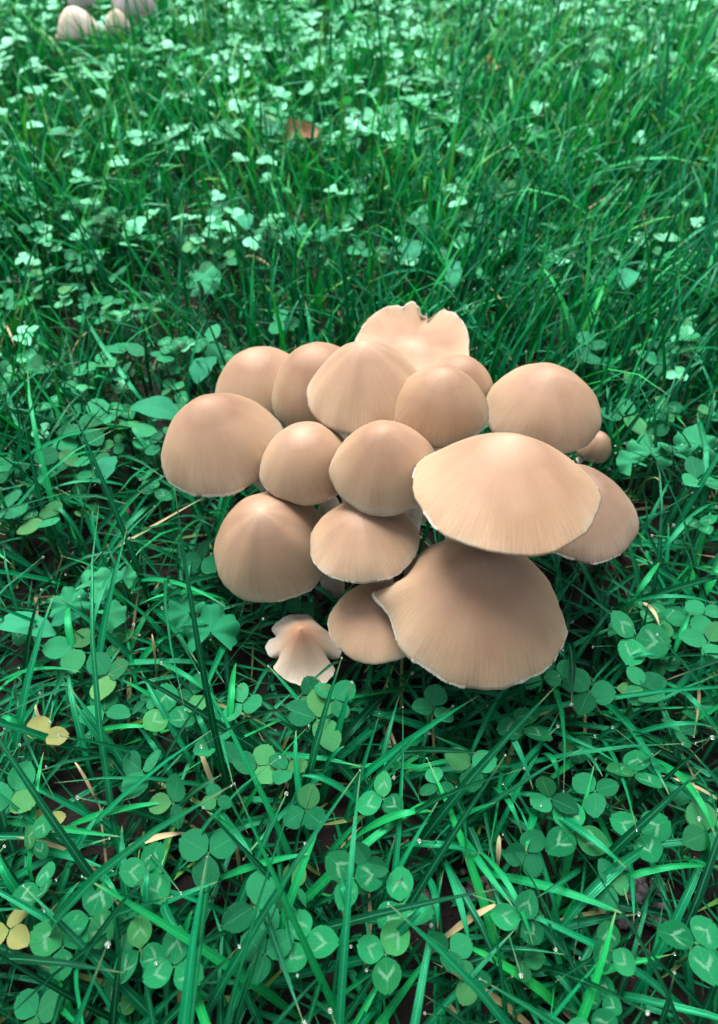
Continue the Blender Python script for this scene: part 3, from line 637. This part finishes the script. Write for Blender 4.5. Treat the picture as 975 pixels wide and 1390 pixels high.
for i, (a, b_, wd) in enumerate(DRY):
    rr = random.Random(i+500)
    long_blade(a, b_, rr.uniform(0.012, 0.022), rr.uniform(0.020, 0.032), wd, 'straw', rr.uniform(0.001, 0.006), 300+i)

# ------------------------------------------------------------------ clover
def leaflet_np(L=1.0, W=0.92, fold=0.22, cup=0.12, curl=0.1, na=7, nc=5, notch=0.06):
    """one obovate leaflet, base at the origin, along +Y; returns verts, quads, strip attribute"""
    s = np.linspace(0, 1, na); c = np.linspace(-1, 1, nc)
    S, Cc = np.meshgrid(s, c, indexing='ij')
    wprof = np.sin(np.pi*np.clip(S, 0.0, 1)**0.86*0.985+0.02)**0.62*(0.72+0.36*S); wprof = wprof/wprof.max()
    X = Cc*wprof*W/2
    Y = S*L - notch*L*(S**6)*(1-np.abs(Cc))*1.0 - 0.05*L*(np.abs(Cc)**2)*np.sin(S*math.pi)
    Z = fold*np.abs(X) + cup*L*(S*(1-S))*-0.6 - curl*L*S**2 - 0.25*X**2/L
    return np.stack([X, Y, Z], -1).reshape(-1, 3), grid_quads(na, nc)[:, ::-1], np.stack([Cc, S, np.zeros_like(S)], -1).reshape(-1, 3)
VARI = [dict(W=.92, fold=.22, curl=.08), dict(W=.98, fold=.10, curl=.16), dict(W=.86, fold=.35, curl=.02), dict(W=1.0, fold=.16, curl=-.06), dict(W=.80, fold=.45, curl=.12)]
LEAF = {}
for mat, key in ((CLOVER_V, 'v'), (CLOVER_P, 'p'), (CLOVER_Y, 'y')):
    LEAF[key] = []
    for kw in VARI:
        v, q, st = leaflet_np(**kw); me = mesh_np('leaflet', v, q); vattr(me, 'strip', st); me.materials.append(mat); LEAF[key].append(me)
sv, sq, stt = tube([(0, 0, 0), (0.09, 0.02, 0.3), (0.10, 0.05, 0.65), (0.03, 0.01, 0.93), (0, 0, 1.0)], [0.05, 0.045, 0.04, 0.036, 0.03], 5)
STALK = simple_mat('clover_stalk', (0.02, 0.15, 0.04), (0.06, 0.24, 0.08), 300, 0.45)
STALK_ME = mesh_np('stalk', sv, sq, stt); STALK_ME.materials.append(STALK)
CLV_LABEL = {'v': 'green clover with pale chevrons', 'p': 'plain unmarked green clover'}
def clover_rot(r0, tilt_sd=0.22): return r0.gauss(0, tilt_sd), r0.gauss(-0.05, tilt_sd)
def make_clover(x, y, zt, size, rot, kind, seed, nleaf=3):
    r0 = random.Random(seed); g = float(ground_z(x, y))
    root = empty('clover', (x, y, g)); 
    if kind != 'y':
        sz = 'big' if size > 0.0112 else ('small' if size < 0.0088 else 'mid-sized'); lb = f'{sz} {CLV_LABEL[kind]}, near {nearby(x, y)}'; tag(root, lb, 'clover', lb.replace('clover', 'clovers', 1))
    h = max(zt-g, 0.006)
    st = bpy.data.objects.new('stalk', STALK_ME); col.objects.link(st); st.parent = root
    st.scale = (0.012+size*0.6, 0.012+size*0.6, h); st.rotation_euler[2] = r0.uniform(0, TAU)
    tx, ty = clover_rot(r0)
    head = Matrix.Translation((0, 0, h)) @ Matrix.Rotation(tx, 4, 'X') @ Matrix.Rotation(ty, 4, 'Y')
    for k in range(nleaf):
        me = r0.choice(LEAF[kind]); lf = bpy.data.objects.new('leaflet', me); col.objects.link(lf); lf.parent = root
        a = rot + k*TAU/3 + r0.gauss(0, 0.14); sc = size*r0.uniform(0.88, 1.10)
        lf.matrix_local = head @ Matrix.Rotation(a-math.pi/2, 4, 'Z') @ Matrix.Rotation(r0.gauss(0.12, 0.16), 4, 'X') @ Matrix.Rotation(r0.gauss(0, 0.15), 4, 'Y') @ Matrix.Translation((0, sc*0.05, 0)) @ Matrix.Scale(sc, 4)
    return root
# the ones that can be matched one by one: joint pixel, leaflet length in pixels, direction of one leaflet (degrees, 90 = up the picture)
HERO = [(296, 1008, 34, 85, 'p'), (430, 975, 44, 60, 'p'), (193, 1046, 36, 150, 'p'), (55, 1206, 34, 95, 'v'), (123, 1246, 46, 90, 'v'), (201, 1185, 38, 75, 'v'), (283, 1158, 44, 30, 'p'), (228, 968, 36, 100, 'v'), (146, 916, 34, 20, 'p'), (143, 966, 34, 100, 'p'),
 (412, 1280, 42, 110, 'v'), (50, 1140, 28, 60, 'v'), (480, 1192, 40, 250, 'v'), (710, 988, 40, 70, 'v'), (521, 1084, 36, 80, 'v'), (544, 1226, 43, 88, 'v'), (709, 1248, 38, 60, 'v'), (863, 1049, 36, 55, 'v'), (808, 1074, 34, 10, 'p'), (870, 1132, 40, 140, 'v'), (780, 1130, 42, 85, 'v'),
 (747, 1084, 34, 330, 'p'), (500, 1172, 34, 240, 'p'), (945, 1280, 44, 150, 'v'), (872, 932, 32, 240, 'p'), (715, 1158, 32, 170, 'p'), (523, 1296, 44, 160, 'v'), (861, 866, 46, 120, 'v'), (875, 938, 34, 280, 'p'), (800, 938, 34, 120, 'p'), (798, 470, 26, 100, 'p'), (818, 492, 26, 280, 'p'), (893, 494, 26, 160, 'p'), (846, 566, 34, 180, 'p'),
 (947, 650, 30, 90, 'p'), (962, 872, 34, 160, 'p'), (283, 466, 26, 70, 'p'), (135, 495, 34, 70, 'v'), (169, 472, 28, 0, 'p'), (137, 566, 30, 100, 'p'), (117, 582, 34, 190, 'p'), (178, 582, 36, 130, 'p'), (81, 612, 30, 90, 'p'), (60, 706, 32, 200, 'p'), (385, 436, 24, 110, 'p'), (12, 690, 36, 100, 'p'), (330, 770, 20, 70, 'p'), (455, 950, 30, 40, 'p'),
 (640, 1040, 34, 140, 'p'), (590, 960, 30, 200, 'p'), (330, 955, 30, 330, 'p'), (20, 1075, 40, 80, 'p'), (100, 880, 34, 60, 'p'), (350, 1040, 34, 310, 'p'), (345, 1230, 42, 80, 'p'), (610, 1290, 34, 30, 'p'), (830, 1290, 36, 80, 'v'), (960, 1130, 36, 210, 'p'), (235, 1090, 34, 70, 'p'), (415, 1100, 30, 200, 'p'), (85, 1285, 40, 30, 'v'), (190, 1290, 42, 100, 'v'), (360, 1295, 40, 150, 'p')]
HERO_Y = [(58, 1003, 32, 10, 'y', 2, 'pale spotted yellowing clover pair among green grass'), (14, 1262, 40, 80, 'y', 3, 'largest yellowing clover, with three blotched leaflets'), (63, 1118, 24, 30, 'y', 2, 'smallest yellowing clover beside dark lumpy soil')]
cnt = 0; taken = []
for i, (px, py, L, deg, kind) in enumerate(HERO):
    zt = 0.036 if py > 850 else 0.038
    P = at(px, py, zt); size = L*1.05*proj(P)[2]/FPX
    make_clover(P[0], P[1], zt, size, math.radians(deg), kind, 900+i); taken.append(P[:2]); cnt += 1
for i, (px, py, L, deg, kind, nl, lb) in enumerate(HERO_Y):
    P = at(px, py, 0.026); o = make_clover(P[0], P[1], 0.026, L*proj(P)[2]/FPX, math.radians(deg), kind, 990+i, nl); tag(o, lb, 'clover', 'yellowing clovers'); taken.append(P[:2]); cnt += 1
# scattered clover; the largest in view are single plants, the rest one mass
n = 15000
x, y = scatter(n, -1.2, 1.2, 0.0, 2.0)
dens = np.clip(0.55 + 0.55*vnoise(x, y, 3.5, 21) + 0.25*vnoise(x, y, 12, 22), 0.06, 1)
pxx, pyy, dep = proj(np.stack([x, y, np.full(n, 0.03)], -1))
dens = np.where((pyy < 110) & (pxx > 200), np.maximum(dens, 0.85), dens)
dens = np.where((pxx > 640) & (pyy > 130) & (pyy < 440), dens*0.35, dens)
keep = (np.abs(x) < half_w(y)*1.05) & (rng.random(n) < dens) & (rng.random(n) > 1.3*bare(x, y))
keep &= ~((((pxx-560)/330)**2 + ((pyy-690)/290)**2 < 1) & (rng.random(n) < 0.7))
keep &= ~((pyy > 900) & (rng.random(n) < 0.6))
x, y, pxx, pyy, dep = x[keep], y[keep], pxx[keep], pyy[keep], dep[keep]; n = len(x)
zt = ground_z(x, y) + rng.uniform(0.016, 0.040, n) + 0.016*np.clip((y-0.4)/0.3, 0, 1)
size = rng.uniform(0.0070, 0.0118, n)*(1+0.3*np.clip((y-0.4)/0.5, 0, 1)); rot = rng.uniform(0, TAU, n)
head = np.stack([x, y, zt], -1)
ring = head[:, None] + np.stack([np.cos(np.arange(6)*TAU/6), np.sin(np.arange(6)*TAU/6), np.zeros(6)], -1)[None]*size[:, None, None]*1.1
ring = np.concatenate([head[:, None], ring], 1)
bad = cap_hits(ring, 0.003) | covers_caps(ring)
tk = np.array(taken); bad |= (np.hypot(x[:, None]-tk[None, :, 0], y[:, None]-tk[None, :, 1]) < 0.011).any(1)
x, y, zt, size, rot, pxx, pyy, dep = [a[~bad] for a in (x, y, zt, size, rot, pxx, pyy, dep)]; n = len(x)
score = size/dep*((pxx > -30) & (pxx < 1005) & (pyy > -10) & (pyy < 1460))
pale_out = pyy > 1200                                    # leaves coloured for the brighter far light stay out of the foreground
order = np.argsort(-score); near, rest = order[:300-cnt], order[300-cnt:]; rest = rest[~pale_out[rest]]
for i in near:
    make_clover(x[i], y[i], zt[i], size[i], rot[i], 'v' if (rng.random() < 0.35) else 'p', int(i)+5000)
def bake_leaflets(idx, rgen):
    vs = []; qs = []; st = []; off = 0
    base = [leaflet_np(na=5, nc=3, **kw) for kw in VARI]
    for i in idx:
        tx, ty = rgen.normal(0, 0.25), rgen.normal(0, 0.25); hd = Matrix.Translation((x[i], y[i], zt[i])) @ Matrix.Rotation(tx, 4, 'X') @ Matrix.Rotation(ty, 4, 'Y'); rv = rgen.random()
        for k in range(3):
            v, q, s_ = base[int(rgen.integers(5))]; sc = size[i]*rgen.uniform(0.85, 1.1)
            M4 = np.array(hd @ Matrix.Rotation(rot[i]+k*TAU/3+rgen.normal(0, 0.15)-math.pi/2, 4, 'Z') @ Matrix.Rotation(rgen.normal(0.15, 0.2), 4, 'X') @ Matrix.Scale(sc, 4))
            vs.append(v@M4[:3, :3].T + M4[:3, 3]); qs.append(q+off); off += len(v); s2 = s_.copy(); s2[:, 2] = (rv+rgen.normal(0, .08)) % 1; st.append(s2)
        # stalk: a thin three-sided strip down to the soil
        g = float(ground_z(x[i], y[i])); a = np.array([[0.0006, 0, 0], [-0.0003, 0.0005, 0], [-0.0003, -0.0005, 0]])
        vs.append(np.concatenate([a+[x[i]+0.003*rgen.normal(), y[i]+0.003*rgen.normal(), g-0.001], a+[x[i], y[i], zt[i]]])); qs.append(np.array([[0, 1, 4, 3], [1, 2, 5, 4], [2, 0, 3, 5]])+off); off += 6
        st.append(np.tile([0.5, 0.5, 0.3], (6, 1)))
    me = mesh_np('clover_mass', np.concatenate(vs), np.concatenate(qs)); vattr(me, 'strip', np.concatenate(st)); return me
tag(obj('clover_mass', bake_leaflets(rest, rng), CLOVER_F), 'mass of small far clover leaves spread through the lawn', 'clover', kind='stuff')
print('clover rest', len(rest))

# ------------------------------------------------------------------ broad and lobed leaves
def lay(o, px, py, z, rotdeg, tiltx=0.15, tilty=0.0):
    P = at(px, py, z); o.location = tuple(P)
    o.rotation_euler = (Matrix.Rotation(math.radians(rotdeg)-math.pi/2, 3, 'Z') @ Matrix.Rotation(tiltx, 3, 'X') @ Matrix.Rotation(tilty, 3, 'Y')).to_euler()
def leaf_thing(name, label, cat, group, px, py, z, rotdeg, me, mat, size, tiltx, tilty, petiole=True):
    P = at(px, py, z); g = float(ground_z(P[0], P[1]))
    root = empty(name, (P[0], P[1], g)); tag(root, label, cat, group)
    b_ = obj('leaf_blade', me, mat, root)
    b_.matrix_local = Matrix.Translation((0, 0, P[2]-g)) @ Matrix.Rotation(math.radians(rotdeg)-math.pi/2, 4, 'Z') @ Matrix.Rotation(tiltx, 4, 'X') @ Matrix.Rotation(tilty, 4, 'Y') @ Matrix.Scale(size, 4)
    if petiole:
        st = bpy.data.objects.new('stalk', STALK_ME); col.objects.link(st); st.parent = root; st.scale = (0.02, 0.02, P[2]-g)
    return root
def broad_mesh(W, seed, na=12, nc=7):
    s = np.linspace(0, 1, na); c = np.linspace(-1, 1, nc); S, Cc = np.meshgrid(s, c, indexing='ij')
    wp = np.sin(math.pi*np.clip(S, 0.02, 1)**0.85*0.98+0.02)**0.75
    X = Cc*wp*W/2*(1+0.05*np.sin(S*20+seed)*np.abs(Cc)); Y = S
    Z = 0.22*np.abs(X) - 0.22*S**2 + 0.02*np.sin(S*14+seed)*Cc + 0.10*np.sin(S*math.pi)
    me = mesh_np('leaf_blade', np.stack([X, Y, Z], -1).reshape(-1, 3), grid_quads(na, nc)[:, ::-1]); vattr(me, 'strip', np.stack([Cc, S, np.full_like(S, seed % 1)], -1).reshape(-1, 3)); return me
def lobed_mesh(seed, lobes=5, nth=61, nr=6):
    """rounded leaf with toothed lobes, stalk at the origin, spreading along +Y"""
    th = np.linspace(-2.35, 2.35, nth); r = np.linspace(0.03, 1, nr); Tt, Rr = np.meshgrid(th, r, indexing='ij')
    big = np.abs(np.cos(Tt*lobes/4.7*math.pi/1.0)); out_ = (0.74 + 0.16*big**0.7 + 0.09*np.abs(np.sin(Tt*lobes*1.45+seed)))*(1-0.06*np.abs(Tt))
    rad = Rr*(1 + (out_-1)*Rr**0.6)
    X = rad*np.sin(Tt)*0.72; Y = rad*np.cos(Tt)*0.72 + 0.15
    Z = 0.10*Rr**2*np.cos(Tt*lobes/4.7*2*math.pi) - 0.16*Rr**2 + 0.03*np.sin(7*X+seed)
    me = mesh_np('leaf_blade', np.stack([X, Y, Z], -1).reshape(-1, 3), grid_quads(nth, nr)); vattr(me, 'strip', np.stack([np.sin(Tt*lobes/4.7*math.pi), Rr, np.full_like(Rr, (seed*0.37) % 1)], -1).reshape(-1, 3)); return me
BL = [((136, 656), 44, 80, .62, 'oval upright green leaf beside the broad left-end mushroom', .035), ((244, 568), 62, 165, .55, 'broad glossy green leaf touching the half hidden mushroom behind', .036), ((552, 356), 46, 60, .6, 'pale broad oval leaf in the grass behind the torn mushroom', .040),
      ((612, 392), 62, 80, .36, 'long curved green leaf standing beside the pale broad oval leaf', .036), ((75, 862), 82, 170, .38, 'long pale green leaf lying flat beside lobed leaves', .028), ((70, 848), 34, 20, .6, 'short oval green leaf at the base of the long pale leaf', .030), ((268, 520), 50, 75, .6, 'dark bluish leaf leaning on the half hidden mushroom', .036),
      ((335, 312), 36, 100, .55, 'bluish oval leaf standing among far grass blades', .045), ((845, 392), 44, 60, .6, 'broad oval leaf in front of the tall dark grass', .040)]
for i, ((px, py), L, deg, W, lb, z) in enumerate(BL):
    P = at(px, py, z); leaf_thing('broad_leaf', lb, 'leaf', 'broad leaves in the lawn', px, py, z, deg, broad_mesh(W, i*1.37), BROAD, L*1.15*proj(P)[2]/FPX, 0.25, 0.1*math.sin(i*5))
LB = [((286, 868), 62, 95, 'largest lobed leaf below the striped-margin mushroom', .030), ((262, 836), 46, 150, 'lobed leaf overlapping the largest lobed leaf', .032), ((120, 800), 44, 60, 'lobed leaf above the long pale flat leaf', .030), ((95, 828), 44, 110, 'bluish lobed leaf beside the small worm cast', .030), ((140, 838), 40, 20, 'low lobed leaf under crossing grass blades', .028), ((884, 622), 50, 85, 'upright lobed leaf near the tiny button mushroom', .036),
      ((862, 632), 34, 120, 'small lobed leaf against the upright lobed leaf', .034), ((950, 612), 52, 85, 'large lobed leaf beyond the greyish brown mushroom', .036), ((270, 385), 44, 60, 'lobed leaf among far clover and grass', .038), ((452, 322), 34, 120, 'small pale lobed leaf in far grass', .038), ((842, 862), 30, 60, 'lobed leaf behind the big chevron clover', .030), ((400, 322), 34, 60, 'bright lobed leaf before the reddish fallen leaf', .038), ((165, 790), 30, 80, 'small lobed leaf beside the crumbly grey worm cast', .028)]
for i, ((px, py), L, deg, lb, z) in enumerate(LB):
    P = at(px, py, z); leaf_thing('lobed_leaf', lb, 'leaf', 'lobed leaves in the lawn', px, py, z, deg, lobed_mesh(i*1.9, 5 if i % 2 else 4), LOBED, L*proj(P)[2]/FPX, 0.30, 0.12*math.sin(i*3))
# two fallen leaves
def fallen(px, py, L, deg, mat, label, z, seed):
    me = broad_mesh(0.62, seed); co = np.zeros(len(me.vertices)*3, np.float32); me.vertices.foreach_get('co', co); co = co.reshape(-1, 3)
    co[:, 2] += 0.9*co[:, 0]**2 + 0.10*np.sin(co[:, 1]*7); me.vertices.foreach_set('co', co.ravel()); me.update()
    P = at(px, py, z); size = L*proj(P)[2]/FPX
    root = empty('fallen_leaf', tuple(P)); tag(root, label, 'leaf')
    b_ = obj('leaf_blade', me, mat, root); b_.matrix_local = Matrix.Rotation(math.radians(deg)-math.pi/2, 4, 'Z') @ Matrix.Rotation(0.25, 4, 'X') @ Matrix.Rotation(0.5, 4, 'Y') @ Matrix.Scale(size, 4)
    v, q, tr = tube([(0, 0, 0), (0, -0.15*size, 0.02*size), (0.03*size, -0.32*size, -0.02*size)], [0.0009, 0.0007, 0.0006], 6)
    pe = obj('stalk', mesh_np('stalk', v, q, tr), mat, root); pe.rotation_euler[2] = math.radians(deg)-math.pi/2
fallen(386, 192, 56, 25, DEADLEAF, 'reddish brown curled fallen leaf caught in the grass', .034, 1.0)
fallen(660, 98, 40, 50, YELLOWLEAF, 'yellowish fallen leaf resting on far clover', .038, 2.4)

# ------------------------------------------------------------------ dew: drops at blade tips and on leaves
ico_v, ico_f = ico_mesh(1)
tips = V_tip = None
me = bpy.data.objects['lawn_grass'].data
co = np.zeros(len(me.vertices)*3, np.float32); me.vertices.foreach_get('co', co); co = co.reshape(-1, 6, 3, 3)
tipp = co[:, -1, 1]
pxx, pyy, dep = proj(tipp); vis0 = vis = np.nonzero((pxx > -30) & (pxx < 1005) & (pyy > -20) & (pyy < 1420) & (tipp[:, 2] > 0.010))[0]
fv = vis[pyy[vis] > 600]; pick = np.unique(np.concatenate([rng.choice(vis, 900, replace=False), rng.choice(fv, min(len(fv), 380), replace=False)])); pts = tipp[pick]
rad = 0.00035 + 0.0006*rng.random(len(pts))**2
cen = pts - np.array([0, 0, 1])*rad[:, None]*0.3
DV = (ico_v[None]*rad[:, None, None] + cen[:, None]).reshape(-1, 3)
DT = (ico_f[None] + (np.arange(len(pts))*len(ico_v))[:, None, None]).reshape(-1, 3)
tag(obj('dew_drops', mesh_np('dew_drops', DV, None, DT), DEW), 'tiny clear dew drops on the tips of grass blades', 'dew', kind='stuff')
